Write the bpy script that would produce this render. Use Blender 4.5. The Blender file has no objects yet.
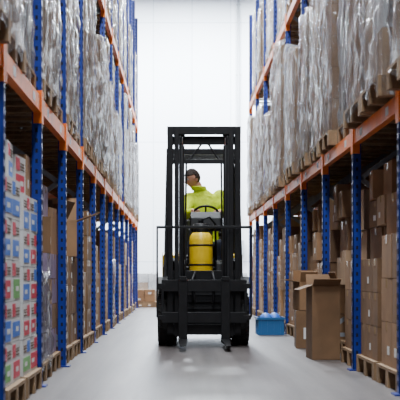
import bpy, bmesh, math, random
from mathutils import Vector, Matrix, noise
random.seed(7)
D = bpy.data; C = bpy.context
COL = C.scene.collection

# ---------------------------------------------------------------- materials
def mat(name, col, rough=0.6, metal=0.0, var=0.0, scale=5.0, bump=0.0, bscale=40.0, stretch=(1,1,1), emit=0.0, spec=None):
    m = D.materials.new(name); m.use_nodes = True
    nt = m.node_tree; b = nt.nodes['Principled BSDF']
    b.inputs['Base Color'].default_value = (*col, 1)
    b.inputs['Roughness'].default_value = rough
    b.inputs['Metallic'].default_value = metal
    if spec is not None: b.inputs['Specular IOR Level'].default_value = spec
    if emit:
        b.inputs['Emission Color'].default_value = (*col, 1); b.inputs['Emission Strength'].default_value = emit
    tc = nt.nodes.new('ShaderNodeTexCoord'); mp = nt.nodes.new('ShaderNodeMapping')
    mp.inputs['Scale'].default_value = stretch
    nt.links.new(tc.outputs['Object'], mp.inputs['Vector'])
    if var:
        n = nt.nodes.new('ShaderNodeTexNoise'); n.inputs['Scale'].default_value = scale; n.inputs['Detail'].default_value = 5
        nt.links.new(mp.outputs[0], n.inputs['Vector'])
        r = nt.nodes.new('ShaderNodeValToRGB')
        r.color_ramp.elements[0].position = 0.3; r.color_ramp.elements[1].position = 0.7
        r.color_ramp.elements[0].color = (*[max(0, c*(1-var)) for c in col], 1)
        r.color_ramp.elements[1].color = (*[min(1, c*(1+var)) for c in col], 1)
        nt.links.new(n.outputs['Fac'], r.inputs[0]); nt.links.new(r.outputs[0], b.inputs['Base Color'])
    if bump:
        n2 = nt.nodes.new('ShaderNodeTexNoise'); n2.inputs['Scale'].default_value = bscale
        nt.links.new(mp.outputs[0], n2.inputs['Vector'])
        bp = nt.nodes.new('ShaderNodeBump'); bp.inputs['Strength'].default_value = bump; bp.inputs['Distance'].default_value = 0.02
        nt.links.new(n2.outputs['Fac'], bp.inputs['Height']); nt.links.new(bp.outputs[0], b.inputs['Normal'])
    return m

M_blue = mat('rack_blue_paint', (0.0025, 0.022, 0.23), 0.4, 0.0, 0.25, 6)
M_orange = mat('beam_orange_paint', (0.82, 0.18, 0.012), 0.45, 0, 0.15, 6)
M_galv = mat('galvanised_steel', (0.25, 0.27, 0.30), 0.45, 0.5, 0.15, 20)
M_hole = mat('punched_hole_dark', (0.003, 0.005, 0.01), 0.9)
M_label = mat('label_white', (0.7, 0.7, 0.68), 0.6)
M_wood = mat('pallet_wood', (0.25, 0.155, 0.08), 0.8, 0, 0.35, 8, 0.3, 30, (1, 6, 1))
M_card = [mat('cardboard_tan', (0.28, 0.155, 0.073), 0.75, 0, 0.18, 4),
          mat('cardboard_brown', (0.18, 0.098, 0.046), 0.8, 0, 0.2, 4),
          mat('cardboard_light', (0.40, 0.26, 0.15), 0.75, 0, 0.12, 4),
          mat('carton_white', (0.60, 0.59, 0.58), 0.6, 0, 0.08, 4)]
M_tape = mat('packing_tape', (0.40, 0.27, 0.14), 0.25)
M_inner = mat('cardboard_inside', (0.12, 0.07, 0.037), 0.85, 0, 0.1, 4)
M_pink = mat('carton_print_red', (0.60, 0.03, 0.07), 0.5)
M_green = mat('carton_print_green', (0.14, 0.40, 0.10), 0.5)
M_cblue = mat('carton_print_blue', (0.03, 0.15, 0.60), 0.5)
M_lilac = mat('wrapped_goods_lilac', (0.24, 0.18, 0.27), 0.5, 0, 0.25, 9)
M_rose = mat('wrapped_goods_rose', (0.42, 0.13, 0.18), 0.5, 0, 0.25, 9)
M_bpl = mat('blue_plastic', (0.02, 0.12, 0.32), 0.35)
M_blk = mat('forklift_black_steel', (0.007, 0.007, 0.008), 0.45, 0.0, 0.3, 10, spec=.3)
M_dgrey = mat('forklift_dark_grey', (0.016, 0.016, 0.018), 0.55, 0, 0.2, 10, spec=.3)
M_yel = mat('forklift_yellow_paint', (0.80, 0.52, 0.008), 0.35, 0, 0.08, 5)
M_rub = mat('tyre_rubber', (0.010, 0.010, 0.010), 0.85, 0, 0.2, 20, 0.3, 80)
M_chrome = mat('piston_chrome', (0.5, 0.5, 0.52), 0.2, 1.0)
M_hiv = mat('seat_vinyl', (0.02, 0.02, 0.022), 0.5)
M_red = mat('lips', (0.35, 0.08, 0.07), 0.5)
M_skin = mat('skin', (0.58, 0.28, 0.18), 0.5)
M_hair = mat('hair_brown', (0.035, 0.018, 0.01), 0.6, 0, 0.4, 60, 0.5, 150, (1, 1, 0.2))
M_trou = mat('work_trousers_navy', (0.015, 0.02, 0.04), 0.8)
M_eye = mat('eye_white', (0.7, 0.7, 0.7), 0.2)
M_pup = mat('eye_pupil', (0.02, 0.01, 0.01), 0.2)
M_lamp = mat('lamp_diffuser', (1, 1, 1), 0.5, emit=6)
M_conduit = mat('conduit_grey', (0.42, 0.45, 0.48), 0.5)

def hivis():
    m = D.materials.new('hi_vis_jacket'); m.use_nodes = True; nt = m.node_tree; b = nt.nodes['Principled BSDF']
    b.inputs['Roughness'].default_value = 0.7
    tc = nt.nodes.new('ShaderNodeTexCoord'); s = nt.nodes.new('ShaderNodeSeparateXYZ')
    nt.links.new(tc.outputs['Object'], s.inputs[0])
    a = nt.nodes.new('ShaderNodeMath'); a.operation = 'COMPARE'
    a.inputs[1].default_value = 1.42; a.inputs[2].default_value = .025
    nt.links.new(s.outputs['Z'], a.inputs[0])
    mix = nt.nodes.new('ShaderNodeMix'); mix.data_type = 'RGBA'
    mix.inputs[6].default_value = (0.76, 0.94, 0.012, 1); mix.inputs[7].default_value = (0.35, 0.37, 0.38, 1)
    nt.links.new(a.outputs[0], mix.inputs[0]); nt.links.new(mix.outputs[2], b.inputs['Base Color'])
    n = nt.nodes.new('ShaderNodeTexNoise'); n.inputs['Scale'].default_value = 12
    nt.links.new(tc.outputs['Object'], n.inputs['Vector'])
    bp = nt.nodes.new('ShaderNodeBump'); bp.inputs['Strength'].default_value = 0.7; bp.inputs['Distance'].default_value = 0.03
    nt.links.new(n.outputs['Fac'], bp.inputs['Height']); nt.links.new(bp.outputs[0], b.inputs['Normal'])
    return m
M_jacket = hivis()

def wrapmat():
    m = D.materials.new('stretch_film'); m.use_nodes = True; nt = m.node_tree
    nt.nodes.remove(nt.nodes['Principled BSDF']); out = nt.nodes['Material Output']
    tc = nt.nodes.new('ShaderNodeTexCoord'); mp = nt.nodes.new('ShaderNodeMapping')
    mp.inputs['Scale'].default_value = (4.0, 4.0, 1.0); mp.inputs['Rotation'].default_value = (.2, .15, 0)
    oi = nt.nodes.new('ShaderNodeObjectInfo'); ad = nt.nodes.new('ShaderNodeVectorMath'); ad.operation = 'ADD'
    sc = nt.nodes.new('ShaderNodeMath'); sc.operation = 'MULTIPLY'; sc.inputs[1].default_value = 40
    nt.links.new(oi.outputs['Random'], sc.inputs[0])
    nt.links.new(tc.outputs['Object'], ad.inputs[0]); nt.links.new(sc.outputs[0], ad.inputs[1])
    nt.links.new(ad.outputs[0], mp.inputs['Vector'])
    n = nt.nodes.new('ShaderNodeTexNoise'); n.inputs['Scale'].default_value = 1.7; n.inputs['Detail'].default_value = 6
    n.inputs['Distortion'].default_value = 2.0; n.inputs['Roughness'].default_value = .62
    nt.links.new(mp.outputs[0], n.inputs['Vector'])
    r = nt.nodes.new('ShaderNodeMapRange'); r.inputs[1].default_value = 0.54; r.inputs[2].default_value = 0.70
    r.inputs[3].default_value = 0.04; r.inputs[4].default_value = 0.72
    nt.links.new(n.outputs['Fac'], r.inputs[0])
    bp = nt.nodes.new('ShaderNodeBump'); bp.inputs['Strength'].default_value = 1.0; bp.inputs['Distance'].default_value = 0.07
    nt.links.new(n.outputs['Fac'], bp.inputs['Height'])
    tr = nt.nodes.new('ShaderNodeBsdfTransparent'); tr.inputs[0].default_value = (.94, .96, .98, 1)
    gl = nt.nodes.new('ShaderNodeBsdfGlossy'); gl.inputs['Roughness'].default_value = .14; gl.inputs[0].default_value = (1, 1, 1, 1)
    df = nt.nodes.new('ShaderNodeBsdfDiffuse'); df.inputs[0].default_value = (.86, .89, .92, 1)
    lw = nt.nodes.new('ShaderNodeFresnel'); lw.inputs[0].default_value = 1.5
    for x in (gl, df, lw): nt.links.new(bp.outputs[0], x.inputs['Normal'])
    m1 = nt.nodes.new('ShaderNodeMixShader'); m2 = nt.nodes.new('ShaderNodeMixShader')
    nt.links.new(r.outputs[0], m1.inputs[0]); nt.links.new(tr.outputs[0], m1.inputs[1]); nt.links.new(df.outputs[0], m1.inputs[2])
    a2 = nt.nodes.new('ShaderNodeMath'); a2.operation = 'MULTIPLY_ADD'; a2.inputs[1].default_value = .6; a2.inputs[2].default_value = .07
    a2.use_clamp = True
    nt.links.new(lw.outputs[0], a2.inputs[0])
    nt.links.new(a2.outputs[0], m2.inputs[0]); nt.links.new(m1.outputs[0], m2.inputs[1]); nt.links.new(gl.outputs[0], m2.inputs[2])
    nt.links.new(m2.outputs[0], out.inputs[0])
    return m
M_wrap = wrapmat()

def floormat():
    m = D.materials.new('concrete_floor'); m.use_nodes = True; nt = m.node_tree; b = nt.nodes['Principled BSDF']
    tc = nt.nodes.new('ShaderNodeTexCoord')
    def nz(scale, det, rough, st):
        mp = nt.nodes.new('ShaderNodeMapping'); mp.inputs['Scale'].default_value = st
        n = nt.nodes.new('ShaderNodeTexNoise'); n.inputs['Scale'].default_value = scale; n.inputs['Detail'].default_value = det; n.inputs['Roughness'].default_value = rough
        nt.links.new(tc.outputs['Object'], mp.inputs[0]); nt.links.new(mp.outputs[0], n.inputs['Vector']); return n
    n = nz(1.2, 8, .5, (2.5, .35, 1)); n3 = nz(14, 8, .75, (1, .5, 1)); n4 = nz(2.2, 6, .6, (5, .12, 1))
    r = nt.nodes.new('ShaderNodeValToRGB')
    r.color_ramp.elements[0].position = 0.3; r.color_ramp.elements[1].position = 0.75
    r.color_ramp.elements[0].color = (0.080, 0.069, 0.066, 1); r.color_ramp.elements[1].color = (0.138, 0.121, 0.117, 1)
    nt.links.new(n.outputs['Fac'], r.inputs[0])
    last = r.outputs[0]
    for nn, lo, hi in ((n3, .65, 1.3), (n4, .78, 1.18)):
        r2 = nt.nodes.new('ShaderNodeMapRange'); r2.inputs[1].default_value = .35; r2.inputs[2].default_value = .65
        r2.inputs[3].default_value = lo; r2.inputs[4].default_value = hi
        nt.links.new(nn.outputs['Fac'], r2.inputs[0])
        mm = nt.nodes.new('ShaderNodeVectorMath'); mm.operation = 'SCALE'
        nt.links.new(last, mm.inputs[0]); nt.links.new(r2.outputs[0], mm.inputs['Scale']); last = mm.outputs[0]
    nt.links.new(last, b.inputs['Base Color'])
    rr = nt.nodes.new('ShaderNodeMapRange'); rr.inputs[3].default_value = .30; rr.inputs[4].default_value = .5
    nt.links.new(n3.outputs['Fac'], rr.inputs[0]); nt.links.new(rr.outputs[0], b.inputs['Roughness'])
    b.inputs['Specular IOR Level'].default_value = .35
    return m
M_floor = floormat()

def wallmat():
    m = D.materials.new('white_wall_panels'); m.use_nodes = True; nt = m.node_tree; b = nt.nodes['Principled BSDF']
    tc = nt.nodes.new('ShaderNodeTexCoord'); br = nt.nodes.new('ShaderNodeTexBrick')
    mp = nt.nodes.new('ShaderNodeMapping'); mp.inputs['Rotation'].default_value = (math.radians(90), 0, 0)
    nt.links.new(tc.outputs['Object'], mp.inputs[0]); nt.links.new(mp.outputs[0], br.inputs['Vector'])
    br.offset = 0
    br.inputs['Scale'].default_value = 1; br.inputs['Brick Width'].default_value = 1.1; br.inputs['Row Height'].default_value = 3.4
    br.inputs['Mortar Size'].default_value = 0.014
    br.inputs['Color1'].default_value = (0.82, 0.86, 0.90, 1); br.inputs['Color2'].default_value = (0.78, 0.83, 0.88, 1)
    br.inputs['Mortar'].default_value = (0.58, 0.64, 0.70, 1)
    nt.links.new(br.outputs['Color'], b.inputs['Base Color']); b.inputs['Roughness'].default_value = 0.6
    return m
M_wall = wallmat()
M_side = mat('side_wall_grey', (0.18, 0.185, 0.2), 0.8, 0, 0.05, 2)
M_ceil = mat('ceiling_grey', (0.36, 0.37, 0.39), 0.8, 0, 0.04, 2)

# ---------------------------------------------------------------- mesh builder
class MB:
    def __init__(s): s.v = []; s.f = []; s.m = []; s.s = []
    def add(s, vs, fs, mi, smooth=False):
        o = len(s.v); s.v += [tuple(v) for v in vs]
        for f in fs:
            s.f.append([i+o for i in f]); s.m.append(mi); s.s.append(smooth)
    def box(s, c, sz, mi=0, R=None):
        c = Vector(c); vs = []
        for z in (-.5, .5):
            for y in (-.5, .5):
                for x in (-.5, .5):
                    p = Vector((x*sz[0], y*sz[1], z*sz[2]))
                    if R is not None: p = R @ p
                    vs.append(c+p)
        s.add(vs, [(0,2,3,1),(4,5,7,6),(0,1,5,4),(2,6,7,3),(0,4,6,2),(1,3,7,5)], mi)
    def bar(s, p0, p1, w, h, mi=0, up=(0,0,1)):
        p0 = Vector(p0); p1 = Vector(p1); d = p1-p0; L = d.length; d.normalize()
        u = Vector(up)
        if abs(d.dot(u)) > .98: u = Vector((0,1,0))
        x = d.cross(u).normalized(); z = x.cross(d).normalized()
        R = Matrix((x, d, z)).transposed()
        s.box((p0+p1)/2, (w, L, h), mi, R)
    def tube(s, pts, rad, mi=0, n=12, smooth=True):
        pts = [Vector(p) for p in pts]
        if not hasattr(rad, '__len__'): rad = [rad]*len(pts)
        vs = []; fs = []
        ref = None
        for i, p in enumerate(pts):
            a = pts[max(i-1, 0)]; b = pts[min(i+1, len(pts)-1)]
            d = (b-a).normalized()
            if ref is None:
                ref = Vector((0,0,1)) if abs(d.z) < .9 else Vector((1,0,0))
            x = d.cross(ref).normalized(); y = x.cross(d).normalized(); ref = y
            for k in range(n):
                t = 2*math.pi*k/n
                vs.append(p+(x*math.cos(t)+y*math.sin(t))*rad[i])
        for i in range(len(pts)-1):
            for k in range(n):
                k2 = (k+1) % n
                fs.append((i*n+k, i*n+k2, (i+1)*n+k2, (i+1)*n+k))
        s.add(vs, fs, mi, smooth)
        o = len(s.v)-len(vs)
        s.f.append([o+k for k in range(n)][::-1]); s.m.append(mi); s.s.append(False)
        s.f.append([o+(len(pts)-1)*n+k for k in range(n)]); s.m.append(mi); s.s.append(False)
    def ball(s, c, r, mi=0, n=16):
        if not hasattr(r, '__len__'): r = (r, r, r)
        c = Vector(c); vs = []; fs = []; h = n//2
        for i in range(h+1):
            ph = math.pi*i/h
            for k in range(n):
                t = 2*math.pi*k/n
                vs.append(c+Vector((r[0]*math.sin(ph)*math.cos(t), r[1]*math.sin(ph)*math.sin(t), r[2]*math.cos(ph))))
        for i in range(h):
            for k in range(n):
                k2 = (k+1) % n
                fs.append((i*n+k, (i+1)*n+k, (i+1)*n+k2, i*n+k2))
        s.add(vs, fs, mi, True)
    def capsule(s, a, b, ra, rb, mi=0):
        s.tube([a, b], [ra, rb], mi); s.ball(a, ra, mi); s.ball(b, rb, mi)
    def loft(s, rings, mi=0, n=20):
        vs = []; fs = []
        for (cx, cy, cz, rx, ry) in rings:
            for k in range(n):
                t = 2*math.pi*k/n; vs.append((cx+rx*math.cos(t), cy+ry*math.sin(t), cz))
        for i in range(len(rings)-1):
            for k in range(n):
                k2 = (k+1) % n; fs.append((i*n+k, i*n+k2, (i+1)*n+k2, (i+1)*n+k))
        fs.append(tuple(range(n))[::-1]); fs.append(tuple((len(rings)-1)*n+k for k in range(n)))
        s.add(vs, fs, mi, True)
    def lathe_x(s, c, prof, mi=0, n=32):
        c = Vector(c); vs = []; fs = []
        for (x, r) in prof:
            for k in range(n):
                t = 2*math.pi*k/n; vs.append(c+Vector((x, r*math.cos(t), r*math.sin(t))))
        for i in range(len(prof)-1):
            for k in range(n):
                k2 = (k+1) % n; fs.append((i*n+k, i*n+k2, (i+1)*n+k2, (i+1)*n+k))
        fs.append(tuple(range(n))[::-1]); fs.append(tuple((len(prof)-1)*n+k for k in range(n)))
        s.add(vs, fs, mi, True)
    def mesh(s, name, mats):
        me = D.meshes.new(name); me.from_pydata(s.v, [], s.f)
        for m in mats: me.materials.append(m)
        me.polygons.foreach_set('material_index', s.m); me.polygons.foreach_set('use_smooth', s.s)
        bm = bmesh.new(); bm.from_mesh(me)
        bmesh.ops.recalc_face_normals(bm, faces=bm.faces); bm.to_mesh(me); bm.free()
        me.update(); return me
    def obj(s, name, mats, parent=None, loc=(0,0,0), bevel=0):
        o = D.objects.new(name, s.mesh(name, mats)); COL.objects.link(o); o.location = loc
        if parent: o.parent = parent
        if bevel:
            b = o.modifiers.new('bevel', 'BEVEL'); b.width = bevel; b.segments = 2; b.limit_method = 'ANGLE'
        return o
def empty(name, loc=(0,0,0)):
    e = D.objects.new(name, None); e.location = loc; COL.objects.link(e); e.empty_display_size = .3; return e
def inst(name, me, loc, rz=0, sc=(1,1,1), rx=0, ry=0):
    o = D.objects.new(name, me); COL.objects.link(o); o.location = loc; o.rotation_euler = (rx, ry, rz); o.scale = sc; return o

# ---------------------------------------------------------------- room
XL, XR, Y0, Y1, H = -4.6, 5.4, -5.0, 37.0, 9.2
def slab(name, c, sz, m):
    b = MB(); b.box((0,0,0), sz, 0); return b.obj(name, [m], loc=c)
slab('floor', ((XL+XR)/2, (Y0+Y1)/2, -0.1), (XR-XL+.4, Y1-Y0+.4, .2), M_floor)
slab('ceiling', ((XL+XR)/2, (Y0+Y1)/2, H+.1), (XR-XL+.4, Y1-Y0+.4, .2), M_ceil)
slab('wall_end', ((XL+XR)/2, Y1+.1, H/2), (XR-XL+.4, .2, H), M_wall)
slab('wall_rear', ((XL+XR)/2, Y0-.1, H/2), (XR-XL+.4, .2, H), M_side)
slab('wall_left', (XL-.1, (Y0+Y1)/2, H/2), (.2, Y1-Y0, H), M_side)
slab('wall_right', (XR+.1, (Y0+Y1)/2, H/2), (.2, Y1-Y0, H), M_side)
slab('baseboard_end', ((XL+XR)/2, Y1-.02, .1), (XR-XL, .04, .2), M_galv)
b = MB(); b.tube([(0, 0, .2), (0, 0, H-.02)], .035, 0, 12); b.box((0, -.01, 1.6), (.3, .14, .4), 0)
for z in (2.5, 4.5, 6.5, 8.5): b.box((0, .02, z), (.12, .05, .03), 0)
b.obj('electrical_conduit', [M_conduit], loc=(1.72, Y1-.08, 0))

# ---------------------------------------------------------------- racks
def rack(xf, sgn, ys, height, levels, detail=True):
    depth = 1.1; pw = 0.07; pl = 0.09
    e = empty('pallet_rack', (xf, ys[0], 0))
    P = MB(); B = MB(); G = MB(); Hh = MB()
    n = len(ys)
    y00 = ys[0]
    for y in ys:
        yy = y-y00
        for k in (0, 1):
            xc = sgn*(pw/2) if k == 0 else sgn*(depth-pw/2)
            P.box((xc-sgn*(pw/2-.003)*(1 if k == 0 else -1), yy, height/2), (.006, pl, height))
            P.box((xc, yy-pl/2+.003, height/2), (pw, .006, height))
            P.box((xc, yy+pl/2-.003, height/2), (pw, .006, height))
            P.box((xc, yy, .006), (.14, .16, .012))
            if detail and k == 0:
                z = .08
                xs = -sgn*.0006
                while z < height-.05:
                    for oy in (-.022, .022):
                        Hh.box((xs, yy+oy, z), (.002, .015, .034))
                    Hh.box((xc, yy-pl/2-.0004, z), (.018, .002, .03))
                    z += .075
        z = .25; t = 0
        while z+.7 < height:
            a = sgn*pw; b_ = sgn*(depth-pw)
            x0, x1 = (a, b_) if t % 2 == 0 else (b_, a)
            G.bar((x0, yy, z), (x1, yy, z+.7), .03, .04)
            z += .7; t += 1
        for z in (.2, height-.1): G.bar((sgn*pw, yy, z), (sgn*(depth-pw), yy, z), .03, .04)
    for i in range(n-1):
        a = ys[i]-y00+pl/2; b_ = ys[i+1]-y00-pl/2
        for L in levels:
            for k in (0, 1):
                xc = sgn*.028 if k == 0 else sgn*(depth-.028)
                B.box((xc, (a+b_)/2, L-.06), (.045, b_-a-.01, .12))
                if detail:
                    B.box((xc, (a+b_)/2, L-.118), (.055, b_-a-.02, .006))
                for q, dd in ((a, 1), (b_, -1)):
                    B.box((xc-sgn*.03*(1 if k == 0 else -1), q-dd*.015, L-.08), (.008, .075, .24))
                    B.box((xc, q+dd*.006, L-.08), (.06, .008, .24))
            if detail:
                B.box((sgn*.0045, a+.45, L-.06), (.003, .12, .06), 1)
                B.box((sgn*.0045, b_-.45, L-.06), (.003, .12, .06), 1)
    P.obj('uprights', [M_blue], e); B.obj('beams', [M_orange, M_label], e); G.obj('bracing', [M_galv], e)
    if detail: Hh.obj('punched_slots', [M_hole], e)
    return e

LX, RX = -1.0, 1.5
ysL = [5.42+2.07*k for k in range(14)]
ysR = [6.55+2.32*k for k in range(10)]
LL = [2.13, 4.55]; RL = [2.06, 4.42]
rack(LX, -1, ysL, 7.2, LL); rack(RX, 1, ysR, 6.3, RL)
rack(LX-1.1*2-.2, 1, ysL, 7.2, LL, False)
rack(RX+1.1*2+.2, -1, ysR, 6.3, RL, False)

# ---------------------------------------------------------------- pallet loads
LM = M_card+[M_tape, M_wood, M_wrap, M_inner, M_pink, M_green, M_cblue, M_lilac, M_rose, M_label, M_bpl]
I_TAPE, I_WOOD, I_WRAP, I_IN, I_PK, I_GR, I_CB, I_LI, I_RO, I_LB, I_BP = range(4, 15)
PH = .144
def pallet(b, w, d):
    for i in range(7): b.box((-d/2+.05+i*(d-.1)/6, 0, PH-.011), (.1, w, .022), I_WOOD)
    for y in (-w/2+.05, 0, w/2-.05):
        b.box((0, y, PH-.033), (d, .1, .022), I_WOOD)
        for x in (-d/2+.07, 0, d/2-.07): b.box((x, y, .061), (.14, .1, .078), I_WOOD)
        b.box((0, y, .011), (d, .1, .022), I_WOOD)
def carton(b, c, s, mi, rng, style=0, rot=.02):
    R = Matrix.Rotation(rng.uniform(-rot, rot), 3, 'Z')
    b.box(c, s, mi, R)
    c = Vector(c)
    def face(off, sz, m): b.box(c+R@Vector(off), sz, m, R)
    if style == 0:
        face((0, 0, s[2]/2), (s[0]*.99, .05, .003), I_TAPE)
        for sx in (-1, 1):
            face((sx*s[0]/2, 0, s[2]*.39), (.004, .05, s[2]*.22), I_TAPE)
            if rng.random() < .4:
                face((sx*s[0]/2, rng.uniform(-.2, .2)*s[1], -s[2]*.15), (.004, s[1]*.2, s[2]*.2), I_LB)
        if rng.random() < .4: face((0, -s[1]/2, -s[2]*.1), (s[0]*.3, .004, s[2]*.3), I_LB)
    else:
        alt = rng.choice((I_PK, I_CB, I_PK))
        for sx in (-1, 1):
            v = rng.uniform(-.06, .06)
            face((sx*s[0]/2, s[1]*v, -s[2]*.2), (.004, s[1]*rng.uniform(.7, .86), s[2]*rng.uniform(.36, .5)), style)
            face((sx*s[0]/2, -s[1]*.26, s[2]*.28), (.004, s[1]*.36, s[2]*.32), alt)
            for q in (.16, .24, .32): face((sx*s[0]/2, s[1]*.18, s[2]*q), (.004, s[1]*.4, s[2]*.03), I_IN)
            face((sx*s[0]/2*1.006, s[1]*.1, -s[2]*.2), (.004, s[1]*.3, s[2]*.12), I_LB)
        for sy in (-1, 1):
            face((0, sy*s[1]/2, -s[2]*.22), (s[0]*.7, .004, s[2]*.3), style)
            face((-s[0]*.25, sy*s[1]/2, s[2]*.2), (s[0]*.25, .004, s[2]*.3), alt)
def film(b, w, d, z0, z1, rng, amp=.05, ctr=(0, 0)):
    off = Vector((rng.uniform(0, 99), rng.uniform(0, 99), 0))
    N = 16; NV = 30; per = []
    for i in range(N): per.append((-d/2+d*i/N, -w/2, 0, -1))
    for i in range(N): per.append((d/2, -w/2+w*i/N, 1, 0))
    for i in range(N): per.append((d/2-d*i/N, w/2, 0, 1))
    for i in range(N): per.append((-d/2, w/2-w*i/N, -1, 0))
    n = len(per); vs = []; fs = []
    pk = rng.uniform(.01, .06)
    for j in range(NV+1):
        f = j/NV; z = z0+(z1-z0)*f
        for (x, y, nx_, ny_) in per:
            v = noise.noise(Vector((x*5+z*1.5, y*5-z*1.1, z*1.6))+off)
            rd = (1-abs(v)*2.2)
            q = .006+max(0, rd-.5)*amp*1.1+abs(noise.noise(Vector((x*13, y*13, z*6))+off))*amp*.5
            vs.append((ctr[0]+x+nx_*q, ctr[1]+y+ny_*q, z+(noise.noise(Vector((x*4, y*4, 5))+off)*.12 if j == 0 else 0)+(pk*max(0, rd) if j == NV else 0)))
    for j in range(NV):
        for k in range(n):
            k2 = (k+1) % n; fs.append((j*n+k, j*n+k2, (j+1)*n+k2, (j+1)*n+k))
    vs.append((ctr[0], ctr[1], z1+.01)); t = len(vs)-1
    for k in range(n): fs.append((NV*n+k, NV*n+(k+1) % n, t))
    b.add(vs, fs, I_WRAP, True)
def stack(b, rng, cx, cy, w, d, z0, h, nx, ny, nz, mix, style=0, ragged=False, rot=.02):
    hz = h/nz; base = rng.choice(mix)
    for k in range(nz):
        for i in range(nx):
            for j in range(ny):
                if ragged and k == nz-1 and rng.random() < .4: continue
                mi = base if rng.random() < .7 else rng.choice(mix)
                st = style
                if style == -1: mi = 3; st = rng.choice((I_PK, I_PK, I_GR, I_CB)) if k < nz-2 else rng.choice((I_CB, I_CB, I_PK))
                carton(b, (cx-d/2+d*(i+.5)/nx, cy-w/2+w*(j+.5)/ny, z0+.001+hz*(k+.5)), (d/nx-.012, w/ny-.012, hz-.004), mi, rng, st, rot)
def load_mesh(name, seed, w=.9, d=1.06, h=1.6, wrap=True, mix=(0,), grid=None, style=0, ragged=False, split=False, amp=.05):
    rng = random.Random(seed); b = MB(); pallet(b, w, d)
    W = w-.05; Dp = d-.06
    if split:
        parts = [(-W/4, W/2), (W/4, W/2)]
        for cy, ww in parts:
            hh = (h-PH)*rng.uniform(.55, 1.0)
            stack(b, rng, 0, cy, ww-.01, Dp, PH, hh, rng.choice((2, 3)), 1, rng.choice((2, 3, 4, 5)), [rng.choice(mix)], ragged=False)
            if wrap: film(b, ww-.03, Dp+.01, PH-.06, PH+hh+.015, rng, amp*.8, (0, cy))
        return b.mesh(name, LM)
    nx, ny, nz = grid or (rng.choice((2, 3)), rng.choice((2, 3)), max(2, int((h-PH)/rng.uniform(.22, .42))))
    stack(b, rng, 0, 0, W, Dp, PH, h-PH, nx, ny, nz, mix, style, ragged, .02 if not ragged else .06)
    if wrap: film(b, W+.01, Dp+.01, PH-.08, h+.015, rng, amp)
    return b.mesh(name, LM)

tall = []
for i, (m, hh, sp) in enumerate([((0, 2), 1.55, False), ((0,), 1.9, True), ((2, 0), 2.02, False), ((1, 0), 1.75, False), ((3, 2), 1.5, False),
                                 ((2,), 1.95, False), ((0, 1, 3), 1.95, True), ((0,), 2.04, False), ((1, 0), 1.3, False), ((2, 0), 2.0, True)]):
    tall.append(load_mesh('tall_load', 10+i, h=hh, mix=m, split=sp, d=1.12, amp=.05))
mid = [load_mesh('mid_load', 40+i, h=random.choice((1.3, 1.5, 1.65)), wrap=wr, mix=m) for i, (m, wr) in enumerate(
    [((0, 2), True), ((0, 2), True), ((1, 0), False), ((2,), True)])]
dark = [load_mesh('dark_load', 50+i, h=hh, wrap=False, mix=m) for i, (m, hh) in enumerate([((1, 0), 1.3), ((1,), 1.6), ((0, 1), 1.7)])]
low = [load_mesh('low_load', 60+i, h=hh, wrap=wr, mix=m, ragged=True) for i, (m, wr, hh) in enumerate(
    [((0, 1), False, 1.45), ((1, 0), False, 1.2), ((0, 2), False, 1.6), ((2, 0), False, 1.3), ((I_RO, I_RO, 0), True, 1.0), ((1, 0), False, 1.55)])]
lowR = [load_mesh('lowr_load', 80+i, h=hh, wrap=wr, mix=m, ragged=True, grid=g) for i, (m, wr, hh, g) in enumerate(
    [((0, 1), False, 1.6, (2, 2, 4)), ((1, 0), False, 1.35, (3, 3, 5)), ((0, 2), False, 1.75, (2, 3, 6)), ((0, 1), False, 1.5, (2, 1, 3))])]

NAMEW = 'shrink_wrapped_pallet_load'; NAMEB = 'cardboard_carton_pallet_load'
def fill(ys, xc, L, pool, sc, name, skip=(), jit=.02):
    last = None
    for i in range(len(ys)-1):
        if i in skip: continue
        a = ys[i]+.045; b_ = ys[i+1]-.045; wd = b_-a
        for t in (.255, .745):
            me = random.choice([p for p in pool if p is not last]); last = me
            inst(name, me, (xc+random.uniform(-jit, jit), a+wd*t, L+.002), random.choice((0, math.pi))+random.uniform(-.02, .02), (1, sc, 1))
cl = LX-.55; cr = RX+.55
fill(ysL, cl+.0, LL[0], tall, 1.0, NAMEW, jit=.04); fill(ysR, cr-.04, RL[0], tall, 1.1, NAMEW, jit=.06)
fill(ysL, cl, LL[1], mid, 1.0, NAMEW); fill(ysR, cr, RL[1], mid, 1.1, NAMEW)
fill(ysL, cl, 0, low, 1.0, NAMEB, skip=(1, 2, 3)); fill(ysR, cr, 0, lowR, 1.1, NAMEB, skip=(1, 2, 3))
cl2 = LX-1.1-.2-.55; cr2 = RX+1.1+.2+.55
for L in (0, LL[0], LL[1]): fill(ysL, cl2, L, dark, 1.0, NAMEB)
for L in (0, RL[0], RL[1]): fill(ysR, cr2, L, dark, 1.1, NAMEB)

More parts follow.
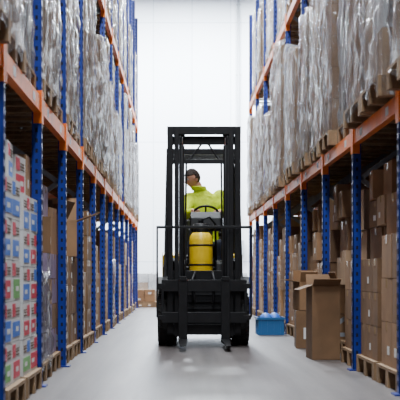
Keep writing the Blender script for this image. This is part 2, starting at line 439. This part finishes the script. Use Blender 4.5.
# ---------------------------------------------------------------- loose cartons
def open_box(w, d, h, flaps=(110, 60, 100, 130), mi=0, fl_len=.5):
    b = MB(); t = .006
    b.box((0, 0, t/2), (w, d, t), mi)
    for sx in (-1, 1):
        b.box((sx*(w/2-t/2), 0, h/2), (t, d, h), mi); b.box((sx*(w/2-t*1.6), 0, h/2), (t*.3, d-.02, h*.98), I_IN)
    for sy in (-1, 1):
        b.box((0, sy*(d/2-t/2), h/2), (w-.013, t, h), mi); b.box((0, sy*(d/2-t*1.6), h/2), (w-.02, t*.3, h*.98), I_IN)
    b.box((w/2, 0, h*.5), (.003, d*.25, h*.3), I_LB)
    fl = [(-1, 0), (1, 0), (0, -1), (0, 1)]
    for (ax, ay), an in zip(fl, flaps):
        an = math.radians(an); L = w*fl_len if ay == 0 else w*fl_len*.9
        dr = Vector((-ax*math.cos(an), -ay*math.cos(an), math.sin(an)))
        hinge = Vector((ax*(w/2-t/2), ay*(d/2-t/2), h))
        p1 = hinge+dr*L
        wid = d-.01 if ay == 0 else w-.01
        sv = Vector((0, 1, 0)) if ay == 0 else Vector((1, 0, 0))
        nrm = dr.cross(sv).normalized()
        R = Matrix((sv, dr, nrm)).transposed()
        b.box((hinge+p1)/2, (wid, L, t), mi, R)
    return b
def place_open(w, d, h, flaps, mi, loc, rz=0, rx=0, ry=0, fl_len=.5):
    me = open_box(w, d, h, flaps, mi, fl_len).mesh('open_carton', LM); return inst('open_cardboard_box', me, loc, rz, (1,1,1), rx, ry)
def place_carton(w, d, h, mi, loc, rz=0, rx=0, ry=0, seed=1, style=0, name='cardboard_box'):
    b = MB(); carton(b, (0, 0, h/2), (w, d, h), mi, random.Random(seed), style, 0)
    return inst(name, b.mesh('closed_carton', LM), loc, rz, (1,1,1), rx, ry)

yb = lambda ys, i, t: ys[i]+.045+(ys[i+1]-ys[i]-.09)*t
# left ground level, near bays
m = load_mesh('printed', 5, h=1.42, wrap=False, grid=(3, 2, 5), style=-1)
m2 = load_mesh('printed2', 15, h=1.36, wrap=False, grid=(2, 2, 5), style=-1)
inst('printed_carton_pallet_load', m, (cl+.03, yb(ysL, 1, .25), .001)); inst('printed_carton_pallet_load', m2, (cl+.03, yb(ysL, 1, .75), .001), math.pi)
place_carton(.4, .4, .24, 3, (LX-.27, yb(ysL, 1, .38), 1.424), .05, seed=41, style=I_CB, name='printed_carton')
place_carton(.4, .4, .26, 3, (LX-.27, yb(ysL, 1, .66), 1.364), -.05, seed=42, style=I_PK, name='printed_carton')
place_carton(.4, .4, .3, 0, (LX-.27, yb(ysL, 1, .88), 1.364), .04, seed=43)
m = load_mesh('lilac', 6, h=.78, wrap=True, grid=(2, 2, 3), mix=(I_LI,))
inst(NAMEW, m, (cl, yb(ysL, 2, .25), .001))
m2 = load_mesh('lilac2', 8, h=1.0, wrap=False, grid=(2, 2, 4), mix=(I_LI, 1, 0))
inst(NAMEB, m2, (cl-.02, yb(ysL, 2, .75), .001))
place_carton(.5, .4, .3, 1, (LX-.32, yb(ysL, 2, .66), 1.003), .1, seed=3)
place_carton(.5, .42, .4, 0, (LX-.34, yb(ysL, 2, .88), 1.003), -.06, seed=13)
place_carton(.42, .36, .26, I_LI, (LX-.32, yb(ysL, 2, .66), 1.305), .0, seed=14)
place_carton(.45, .4, .32, I_LI, (LX-.32, yb(ysL, 2, .14), .85), .1, seed=4)
place_carton(.45, .4, .4, 1, (LX-.34, yb(ysL, 2, .38), .85), -.05, seed=24)
m = load_mesh('brn', 9, h=1.0, wrap=False, grid=(2, 2, 3), mix=(0, 1))
inst(NAMEB, m, (cl, yb(ysL, 3, .25), .001)); inst(NAMEB, m, (cl, yb(ysL, 3, .75), .001), math.pi)
place_open(.5, .5, .36, (100, 160, 80, 120), 0, (LX-.28, yb(ysL, 3, .75), 1.003), .1)
place_open(.45, .45, .3, (95, 115, 100, 70), 1, (LX-.32, yb(ysL, 3, .22), 1.003), -.15)

# right ground level, near bays
m = load_mesh('brnA', 21, h=1.12, wrap=False, grid=(2, 2, 3), mix=(0, 1))
m_ = load_mesh('brnB', 22, h=.95, wrap=False, grid=(2, 3, 3), mix=(1, 0), ragged=False)
m3 = load_mesh('brnC', 23, h=.72, wrap=False, grid=(3, 2, 3), mix=(1, 0, 2), ragged=False)
inst(NAMEB, m, (cr, yb(ysR, 1, .25), .001), 0, (1, 1.1, 1)); inst(NAMEB, m_, (cr, yb(ysR, 1, .75), .001), math.pi, (1, 1.1, 1))
inst(NAMEB, m_, (cr+.02, yb(ysR, 2, .25), .001), 0, (1, 1.1, 1)); inst(NAMEB, m3, (cr+.16, yb(ysR, 2, .75), .001), math.pi, (1, 1.1, 1))
inst(NAMEB, m_, (cr, yb(ysR, 3, .25), .001), 0, (1, 1.1, 1)); inst(NAMEB, m3, (cr, yb(ysR, 3, .75), .001), math.pi, (1, 1.1, 1))
rg = random.Random(99)
for bay, t, z in ((1, .13, 1.124), (1, .37, 1.124), (1, .63, .954), (1, .87, .954), (2, .13, .954), (2, .37, .954), (2, .66, .724), (2, .88, .724), (3, .13, .954), (3, .37, .954), (3, .64, .724), (3, .88, .724)):
    y = yb(ysR, bay, t); zz = z
    while zz < 1.6:
        h = rg.uniform(.2, .36); w = rg.uniform(.38, .52); d = rg.uniform(.40, .49)
        if zz+h > 1.86: break
        place_carton(w, d, h, rg.choice((0, 1, 0, 2)), (RX+.27+w*.2+rg.uniform(-.05, .05), y, zz+.002), rg.uniform(-.1, .1), seed=rg.randint(0, 999))
        place_carton(.4, d, h, rg.choice((0, 1)), (RX+.84, y, zz+.002), rg.uniform(-.05, .05), seed=rg.randint(0, 999))
        zz += h+.006
# boxes standing against the rack base
place_open(.27, .44, .72, (200, 70, 150, 120), 1, (RX-.08, 12.75, .001), .04, fl_len=.5)
place_carton(.24, .5, .42, 1, (RX-.05, 14.75, .001), -.05, seed=8)
place_open(.24, .45, .32, (170, 95, 120, 90), 0, (RX-.04, 14.75, .425), .08, fl_len=.6)

def crate(loc):
    e = empty('blue_plastic_crate', loc); b = MB(); w, d, h = .34, .56, .24
    b.box((0, 0, .01), (w, d, .02))
    for sx in (-1, 1):
        b.box((sx*w/2, 0, h/2), (.012, d, h)); b.box((sx*(w/2+.008), 0, h-.015), (.03, d+.03, .03))
        for k in range(6): b.box((sx*(w/2+.008), -d/2+.04+k*(d-.08)/5, h/2), (.012, .012, h))
    for sy in (-1, 1):
        b.box((0, sy*d/2, h/2), (w, .012, h)); b.box((0, sy*(d/2+.008), h-.015), (w+.03, .03, .03))
        for k in range(4): b.box((-w/2+.04+k*(w-.08)/3, sy*(d/2+.008), h/2), (.012, .012, h))
    b.obj('crate_body', [M_bpl], e)
    g = MB(); g.ball((-.06, -.1, .18), (.1, .15, .12)); g.ball((.07, .08, .19), (.09, .16, .11)); g.obj('bagged_goods', [M_cblue], e)
crate((1.27, 18.0, .001))
m = load_mesh('far', 77, w=.8, d=.6, h=.85, wrap=True, grid=(2, 2, 3), mix=(3, 2))
m9 = load_mesh('far2', 78, w=.8, d=.6, h=.45, wrap=False, grid=(2, 2, 2), mix=(0, 1))
inst(NAMEB, m9, (-.85, 33.2, .001)); inst(NAMEW, m, (-1.8, 35.2, .001)); inst(NAMEW, m, (-.85, 35.9, .001), .1); inst(NAMEW, m, (1.6, 35.7, .001))

# ---------------------------------------------------------------- forklift
FX, FY = 0.295, 14.8
fk = empty('forklift', (FX, FY, 0))
b = MB()
for s in (-1, 1):
    b.box((s*.405, .03, 1.33), (.022, .15, 2.34)); b.box((s*.385, -.04, 1.33), (.065, .014, 2.34)); b.box((s*.385, .10, 1.33), (.065, .014, 2.34))
    b.box((s*.325, .03, 1.31), (.02, .12, 2.38)); b.box((s*.31, -.028, 1.31), (.05, .014, 2.38)); b.box((s*.31, .085, 1.31), (.05, .014, 2.38))
    for z in (.4, .75, 2.2): b.tube([(s*.35, .03, z), (s*.385, .03, z)], .05, 0, 16)
    b.tube([(s*.25, .05, .2), (s*.25, .05, 2.3)], .03, 0, 14)
    b.tube([(s*.25, .05, 2.3), (s*.25, .05, 2.42)], .02, 1, 14)
    b.box((s*.28, .05, 2.42), (.13, .1, .05)); b.tube([(s*.26, .03, 2.38), (s*.28, .03, 2.38)], .05, 0, 16)
    b.box((s*.275, -.012, 1.5), (.018, .01, 1.75), 2)
b.box((0, .0, 2.465), (.84, .06, .09)); b.box((0, .09, 2.36), (.8, .03, .10))
b.box((0, .09, 2.12), (.74, .03, .05)); b.box((0, .10, .82), (.8, .025, .10)); b.box((0, .05, .2), (.84, .15, .12))
for s in (-1, 1): b.bar((s*.34, .1, 1.0), (s*.34, .55, .55), .05, .05)
b.tube([(.0, .12, 2.36), (-.08, .12, 2.25), (-.20, .08, 2.1), (-.215, .08, 1.0)], .012, 0, 8)
b.tube([(.03, .12, 2.36), (.10, .12, 2.25), (.20, .08, 2.1), (.215, .08, 1.0)], .012, 0, 8)
b.obj('mast', [M_blk, M_chrome, M_dgrey], fk, bevel=.003)
b = MB()
b.box((0, -.11, .70), (.96, .04, .13)); b.box((0, -.11, .34), (.96, .04, .12))
for s in (-1, 1):
    b.box((s*.26, -.07, .52), (.04, .05, .55)); b.box((s*.47, -.11, .52), (.03, .03, .3))
    b.bar((s*.53, -.12, .34), (s*.53, -.12, 1.36), .022, .022)
    b.bar((s*.53, -.12, .70), (s*.44, -.12, .70), .022, .05)
    b.bar((s*.53, -.12, .34), (s*.44, -.12, .34), .022, .05)
b.bar((-.54, -.12, 1.36), (.54, -.12, 1.36), .022, .03)
for x in (-.40, .40, -.21, .21): b.bar((x, -.12, .72), (x, -.12, 1.36), .016, .016)
b.obj('load_backrest_carriage', [M_blk], fk, bevel=.003)
b = MB()
for x in (-.24, .24):
    b.box((x, -.155, .42), (.10, .045, .72))
    vs = [(x-.05, -.18, .06), (x+.05, -.18, .06), (x+.05, -.18, .10), (x-.05, -.18, .10),
          (x-.03, -1.0, .065), (x+.03, -1.0, .065), (x+.03, -1.0, .075), (x-.03, -1.0, .075)]
    b.add(vs, [(0,1,2,3), (4,7,6,5), (0,4,5,1), (3,2,6,7), (0,3,7,4), (1,5,6,2)], 0)
    b.box((x, -.155, .78), (.08, .07, .05))
b.obj('forks', [M_blk], fk, bevel=.004)
b = MB()
b.box((0, .16, .42), (.72, .03, .46))
for z in (.28, .36, .44, .52, .6): b.box((0, .14, z), (.6, .015, .02), 1)
b.tube([(-.1, .06, .85), (-.14, -.06, .75), (-.1, -.08, .5)], .014, 1, 8); b.tube([(.1, .06, .85), (.12, -.06, .75), (.1, -.08, .5)], .014, 1, 8)
b.obj('front_plate', [M_blk, M_dgrey], fk)
def wheel(name, x, y, r, w):
    b = MB(); b.lathe_x((0, 0, 0), [(-w/2, r*.55), (-w/2, r*.88), (-w*.42, r*.97), (-w*.2, r), (w*.2, r), (w*.42, r*.97), (w/2, r*.88), (w/2, r*.55)], 0)
    b.lathe_x((0, 0, 0), [(-w*.40, .02), (-w*.52, r*.2), (-w*.52, r*.28), (-w*.35, r*.45), (-w*.51, r*.56), (w*.51, r*.56), (w*.35, r*.45), (w*.52, r*.28), (w*.52, r*.2), (w*.4, .02)], 1)
    for k in range(20):
        t = 2*math.pi*k/20
        for sx in (-1, 1):
            p = Matrix.Rotation(t, 3, 'X') @ Vector((sx*w*.25, r-.004, 0))
            b.box(p, (w*.46, .022, .02), 0, Matrix.Rotation(t, 3, 'X') @ Matrix.Rotation(sx*.5, 3, 'Y'))
    b.obj(name, [M_rub, M_dgrey], fk, (x, y, r+.008))
for s, nme in ((-1, 'l'), (1, 'r')):
    wheel('drive_wheel_'+nme, s*.435, .42, .30, .19); wheel('steer_wheel_'+nme, s*.38, 1.75, .23, .16)
b = MB()
def prism(prof, x0, x1, mi):
    n = len(prof); vs = [(x0, y, z) for y, z in prof]+[(x1, y, z) for y, z in prof]
    fs = [tuple(range(n)), tuple(range(2*n-1, n-1, -1))]+[(i, (i+1) % n, n+(i+1) % n, n+i) for i in range(n)]
    b.add(vs, fs, mi)
b.tube([(-.4, .42, .308), (.4, .42, .308)], .07, 1, 14)
prism([(.22, .3), (.22, .62), (1.15, .62), (1.15, .16), (.78, .16)], -.33, .33, 1)
for s in (-1, 1):
    prism([(.08, .66), (.1, .72), (.3, .80), (.75, .74), (.85, .40), (1.2, .34), (1.2, .3), (.8, .3), (.74, .62), (.3, .70)], s*.34, s*.53, 0)
    prism([(.8, .30), (.8, .38), (1.25, .5), (2.2, .6), (2.2, .45), (1.25, .18)], s*.33, s*.5, 0)
prism([(1.15, .5), (1.12, .92), (2.15, 1.0), (2.2, .6)], -.48, .48, 0)
prism([(1.95, .55), (2.0, 1.08), (2.3, 1.12), (2.55, .95), (2.6, .4), (2.5, .22), (2.05, .22)], -.5, .5, 2)
prism([(.8, .62), (.8, .66), (1.15, .66), (1.15, .62)], -.45, .45, 1)
prism([(.36, .60), (.36, .79), (.70, .79), (.72, .60)], -.20, .15, 1)
prism([(.64, .60), (.66, 1.36), (.74, 1.38), (.76, .60)], -.17, .12, 1)
for x0, x1 in ((-.36, -.205), (.155, .36)): prism([(.50, .62), (.53, .96), (.66, 1.0), (.72, .62)], x0, x1, 1)
prism([(.62, 1.36), (.64, 1.50), (.75, 1.58), (.82, 1.40), (.76, 1.34)], -.15, .22, 0)
b.obj('chassis', [M_blk, M_dgrey, M_yel], fk, bevel=.012)
b = MB(); tx, ty = -.025, .49
b.loft([(tx, ty, .80, .10, .10), (tx, ty, .82, .128, .128), (tx, ty, .87, .138, .138), (tx, ty, 1.22, .138, .138), (tx, ty, 1.28, .128, .128), (tx, ty, 1.315, .10, .10), (tx, ty, 1.335, .05, .05)], 0, 32)
b.loft([(tx, ty, 1.31, .085, .085), (tx, ty, 1.33, .09, .09), (tx, ty, 1.42, .09, .09), (tx, ty, 1.425, .07, .07)], 1, 24)
b.loft([(tx, ty, .93, .142, .142), (tx, ty, .95, .143, .143)], 1, 32); b.loft([(tx, ty, 1.16, .142, .142), (tx, ty, 1.18, .143, .143)], 1, 32)
b.tube([(tx, ty-.02, 1.42), (tx, ty-.02, 1.47), (tx+.1, ty, 1.50), (tx+.17, ty+.05, 1.42), (tx+.18, ty+.1, 1.0)], .013, 1, 8)
b.tube([(tx-.03, ty, 1.45), (tx+.03, ty, 1.45)], .025, 1, 10)
b.obj('gas_cylinder', [M_yel, M_blk], fk)
b = MB()
b.tube([(.04, .74, 1.42), (.04, .92, 1.50)], .025, 0, 12)
R0 = Vector((.04, .95, 1.52)); nrm = Vector((0, .75, .62)).normalized(); ux = Vector((1, 0, 0)); uy = nrm.cross(ux)
ring = [R0+(ux*math.cos(t)+uy*math.sin(t))*.17 for t in [2*math.pi*k/28 for k in range(29)]]
b.tube(ring, .014, 0, 8)
for t in (0.5, 2.6, 4.7): b.tube([R0, R0+(ux*math.cos(t)+uy*math.sin(t))*.17], .011, 0, 8)
b.ball(R0, .04, 0)
for x in (.27, .31, .35):
    b.tube([(x, .78, 1.30), (x, .84, 1.56)], .007, 0, 8); b.ball((x, .84, 1.57), .018, 0, 10)
b.bar((.2, .7, 1.3), (.38, .8, 1.32), .06, .04, 0)
b.obj('steering_wheel_and_levers', [M_blk], fk)
b = MB()
b.box((0.03, 1.5, .985), (.5, .5, .09))
for s in (-1, 1): b.box((.03+s*.21, 1.5, 1.04), (.07, .46, .06))
b.box((0.03, 1.83, 1.30), (.46, .10, .56), 0, Matrix.Rotation(-.12, 3, 'X'))
for s in (-1, 1): b.box((.03+s*.2, 1.79, 1.28), (.07, .14, .48), 0, Matrix.Rotation(-.12, 3, 'X'))
b.obj('seat', [M_hiv], fk, bevel=.025)
b = MB()
for s in (-1, 1):
    b.bar((s*.44, .42, .76), (s*.41, .75, 2.27), .045, .06); b.bar((s*.45, 2.2, 1.0), (s*.41, 2.0, 2.27), .045, .06)
    b.bar((s*.41, .70, 2.29), (s*.41, 2.05, 2.29), .05, .05)
b.box((0, .72, 2.29), (.87, .07, .07)); b.box((0, 2.03, 2.29), (.87, .06, .06))
for k in range(8): b.box((0, .9+k*.14, 2.29), (.8, .025, .04))
for s in (-1, 1):
    b.box((s*.33, .60, 2.19), (.12, .08, .11)); b.box((s*.33, .556, 2.19), (.10, .01, .09), 1)
b.obj('overhead_guard', [M_blk, M_dgrey], fk, bevel=.004)

# ---------------------------------------------------------------- driver
DX, DY = FX+.05, FY+1.50
drv = empty('forklift_driver', (DX, DY, 0))
def remeshed(b, name, vox, smooth_it, assign, mats, parent):
    o = b.obj(name+'_tmp', [mats[0]])
    r = o.modifiers.new('r', 'REMESH'); r.mode = 'VOXEL'; r.voxel_size = vox
    s = o.modifiers.new('s', 'SMOOTH'); s.iterations = smooth_it; s.factor = .6
    C.view_layer.update()
    me = D.meshes.new_from_object(o.evaluated_get(C.evaluated_depsgraph_get()))
    D.objects.remove(o)
    me.materials.clear()
    for m in mats: me.materials.append(m)
    for p in me.polygons:
        p.use_smooth = True; p.material_index = assign(p.center)
    n = D.objects.new(name, me); COL.objects.link(n); n.parent = parent; return n
SHL = Vector((-.20, -.10, 1.76)); SHR = Vector((.18, -.03, 1.80))
ELL = Vector((-.27, -.33, 1.55)); ELR = Vector((.28, -.22, 1.55))
HL = Vector((-.15, -.56, 1.60)); HR = Vector((.14, -.56, 1.59))
b = MB()
b.loft([(0, .0, 1.06, .13, .12), (0, .0, 1.12, .18, .15), (0, -.01, 1.25, .175, .14), (-.01, -.03, 1.42, .17, .135), (-.015, -.05, 1.6, .195, .145),
        (-.02, -.06, 1.72, .20, .135), (-.03, -.07, 1.80, .17, .11), (-.05, -.08, 1.86, .10, .085), (-.075, -.09, 1.90, .068, .07)])
b.tube([(-.07, -.09, 1.84), (-.12, -.11, 1.97)], [.062, .056])
for SH, EL, HA in ((SHL, ELL, HL), (SHR, ELR, HR)):
    b.capsule(SH, EL, .082, .062); b.capsule(EL, EL.lerp(HA, .82), .062, .044)
    b.ball(SH, .09)
for s in (-1, 1):
    hip = (s*.10, -.02, 1.14); kn = (s*.17, -.42, 1.19); an = (s*.15, -.50, .76)
    b.capsule(hip, kn, .095, .07); b.capsule(kn, an, .068, .048)
    b.capsule((s*.15, -.49, .715), (s*.16, -.63, .70), .045, .038)
def asg(c):
    if c.z > 1.905: return 2
    if c.z < .79: return 3
    if c.z < 1.22 or (c.y < -.2 and c.z < 1.34): return 1
    return 0
remeshed(b, 'body', .013, 6, asg, [M_jacket, M_trou, M_skin, M_blk], drv)
b = MB()
for k in range(3):
    zc = 1.885+k*.014; ring = [Vector((-.08-.006*k+(.082+.002*k)*math.cos(t), -.095+(.082+.002*k)*math.sin(t), zc)) for t in [2*math.pi*j/24 for j in range(25)]]
    b.tube(ring, .012, 0, 8)
b.obj('jacket_collar', [M_jacket], drv)
def hand(name, wrist, toward):
    b = MB(); W = Vector(wrist); d = Vector(toward).normalized()
    side = (d.cross(Vector((0, 0, 1)))).normalized(); dn = side.cross(d).normalized()
    if dn.z > 0: dn = -dn
    palm = W+d*.07
    b.capsule(W, W+d*.03, .027, .028)
    for k in (-.5, -.17, .17, .5): b.capsule(W+d*.02+side*k*.03, palm+side*k*.07, .017, .013)
    for k, L in ((-.5, .9), (-.17, 1.05), (.17, 1.0), (.5, .8)):
        p0 = palm+side*k*.08; p1 = p0+d*.034*L+dn*.008; p2 = p1+dn*.026*L+d*.006; p3 = p2+dn*.008-d*.018*L
        b.capsule(p0, p1, .0098, .009); b.capsule(p1, p2, .009, .0083); b.capsule(p2, p3, .0083, .0075)
    sgn = 1 if name.endswith('l') else -1
    t0 = W+d*.03+side*sgn*.022; t1 = t0+side*sgn*.022+d*.028+dn*.012; t2 = t1+d*.022+dn*.02
    b.capsule(t0, t1, .013, .0105); b.capsule(t1, t2, .0105, .009)
    remeshed(b, name, .0035, 3, lambda c: 0, [M_skin], drv)
hand('hand_l', ELL.lerp(HL, .82), HL-ELL); hand('hand_r', ELR.lerp(HR, .82), HR-ELR)
def hd(u, grow=0.0):
    x, y, z = u
    rx, ry, rz = .076+grow, .097+grow, .118+grow
    if z < 0:
        k = (-z)**1.3; x *= 1-.30*k; y *= (1-.12*k) if y < 0 else (1-.45*k)
    p = Vector((x*rx, y*ry, z*rz))
    if y < 0:
        g = lambda cx, cz, sx, sz: math.exp(-((x-cx)/sx)**2-((z-cz)/sz)**2)
        p.y -= .026*g(0, -.22, .16, .16)+.012*g(0, -.02, .1, .2)
        p.y -= .006*g(0, .22, .6, .1)
        p.y += .010*(g(.36, .05, .2, .13)+g(-.36, .05, .2, .13))
        p.y -= .007*g(0, -.55, .25, .09); p.y -= .010*g(0, -.88, .35, .16)
    return p
bm = bmesh.new(); bmesh.ops.create_icosphere(bm, subdivisions=5, radius=1)
hv = [v.co.copy() for v in bm.verts]
for v, u in zip(bm.verts, hv): v.co = hd(u)
me = D.meshes.new('head'); bm.to_mesh(me)
for p in me.polygons: p.use_smooth = True
me.materials.append(M_skin)
head = D.objects.new('head', me); COL.objects.link(head); head.parent = drv
head.location = (-.165, -.12, 2.02); head.rotation_euler = (math.radians(16), math.radians(0), math.radians(-62))
for v, u in zip(bm.verts, hv):
    n_ = noise.noise(Vector(u)*5)*.004
    v.co = hd(u, .010+n_)
dele = [f for f in bm.faces if (lambda c: not ((c.z > .052 and c.y < 0) or (c.y >= 0 and c.z > -.055 and not (abs(c.x) > .05 and c.z < .0 and c.y < .03))))(f.calc_center_median())]
bmesh.ops.delete(bm, geom=dele, context='FACES')
me = D.meshes.new('hair'); bm.to_mesh(me); bm.free(); me.materials.append(M_hair)
for p in me.polygons: p.use_smooth = True
hr = D.objects.new('hair', me); COL.objects.link(hr); hr.parent = head
so = hr.modifiers.new('s', 'SOLIDIFY'); so.thickness = .01; so.offset = -1
b = MB()
for s in (-1, 1):
    b.ball((s*.029, -.078, .008), .0125, 0, 12); b.ball((s*.029, -.0875, .008), .006, 1, 8)
    b.bar((s*.014, -.098, .030), (s*.045, -.088, .030), .006, .006, 2)
    ring = [Vector((s*(.078), .005+.016*math.cos(t), -.01+.028*math.sin(t))) for t in [2*math.pi*j/14 for j in range(15)]]
    b.tube(ring, .006, 3, 6); b.ball((s*.074, .005, -.01), (.006, .014, .024), 3, 10)
b.tube([(-.022, -.093, -.066), (0, -.099, -.064), (.022, -.093, -.066)], .0035, 4, 6)
b.obj('face_details', [M_eye, M_pup, M_hair, M_skin, M_red], head)

# ---------------------------------------------------------------- lights
def lamp(y, x, power, sx=.5, sy=2.2):
    e = empty('ceiling_light', (x, y, H-.55))
    b = MB(); b.box((0, 0, .06), (sx+.06, sy+.06, .05))
    for yy in (-sy*.4, sy*.4): b.tube([(0, yy, .08), (0, yy, .54)], .008)
    b.obj('housing', [M_galv], e)
    b = MB(); b.box((0, 0, .02), (sx, sy, .03)); b.obj('diffuser', [M_lamp], e)
    l = D.lights.new('tube', 'AREA'); l.shape = 'RECTANGLE'; l.size = sx; l.size_y = sy; l.energy = power; l.color = (.88, .94, 1)
    o = D.objects.new('tube', l); COL.objects.link(o); o.parent = e; o.location = (0, 0, -.01)
for y in (1, 6, 11, 16, 21, 26): lamp(y, .25, 600)
for x in (-3, .25, 3.4): lamp(33.6, x, 2300)  # extra unseen fixtures, added only to brighten the far end wall

w = D.worlds.new('World'); C.scene.world = w; w.use_nodes = True
w.node_tree.nodes['Background'].inputs[0].default_value = (.8, .85, .9, 1); w.node_tree.nodes['Background'].inputs[1].default_value = .5

# ---------------------------------------------------------------- camera
cd = D.cameras.new('camera'); cam = D.objects.new('camera', cd); COL.objects.link(cam)
cam.location = (0, 0, .82); cam.rotation_euler = (math.radians(90), 0, 0)
cd.lens = 117; cd.sensor_width = 36; cd.shift_x = .055; cd.shift_y = .1875; cd.clip_end = 200
cd.dof.use_dof = True; cd.dof.focus_distance = 15.0; cd.dof.aperture_fstop = 5.6
C.scene.camera = cam
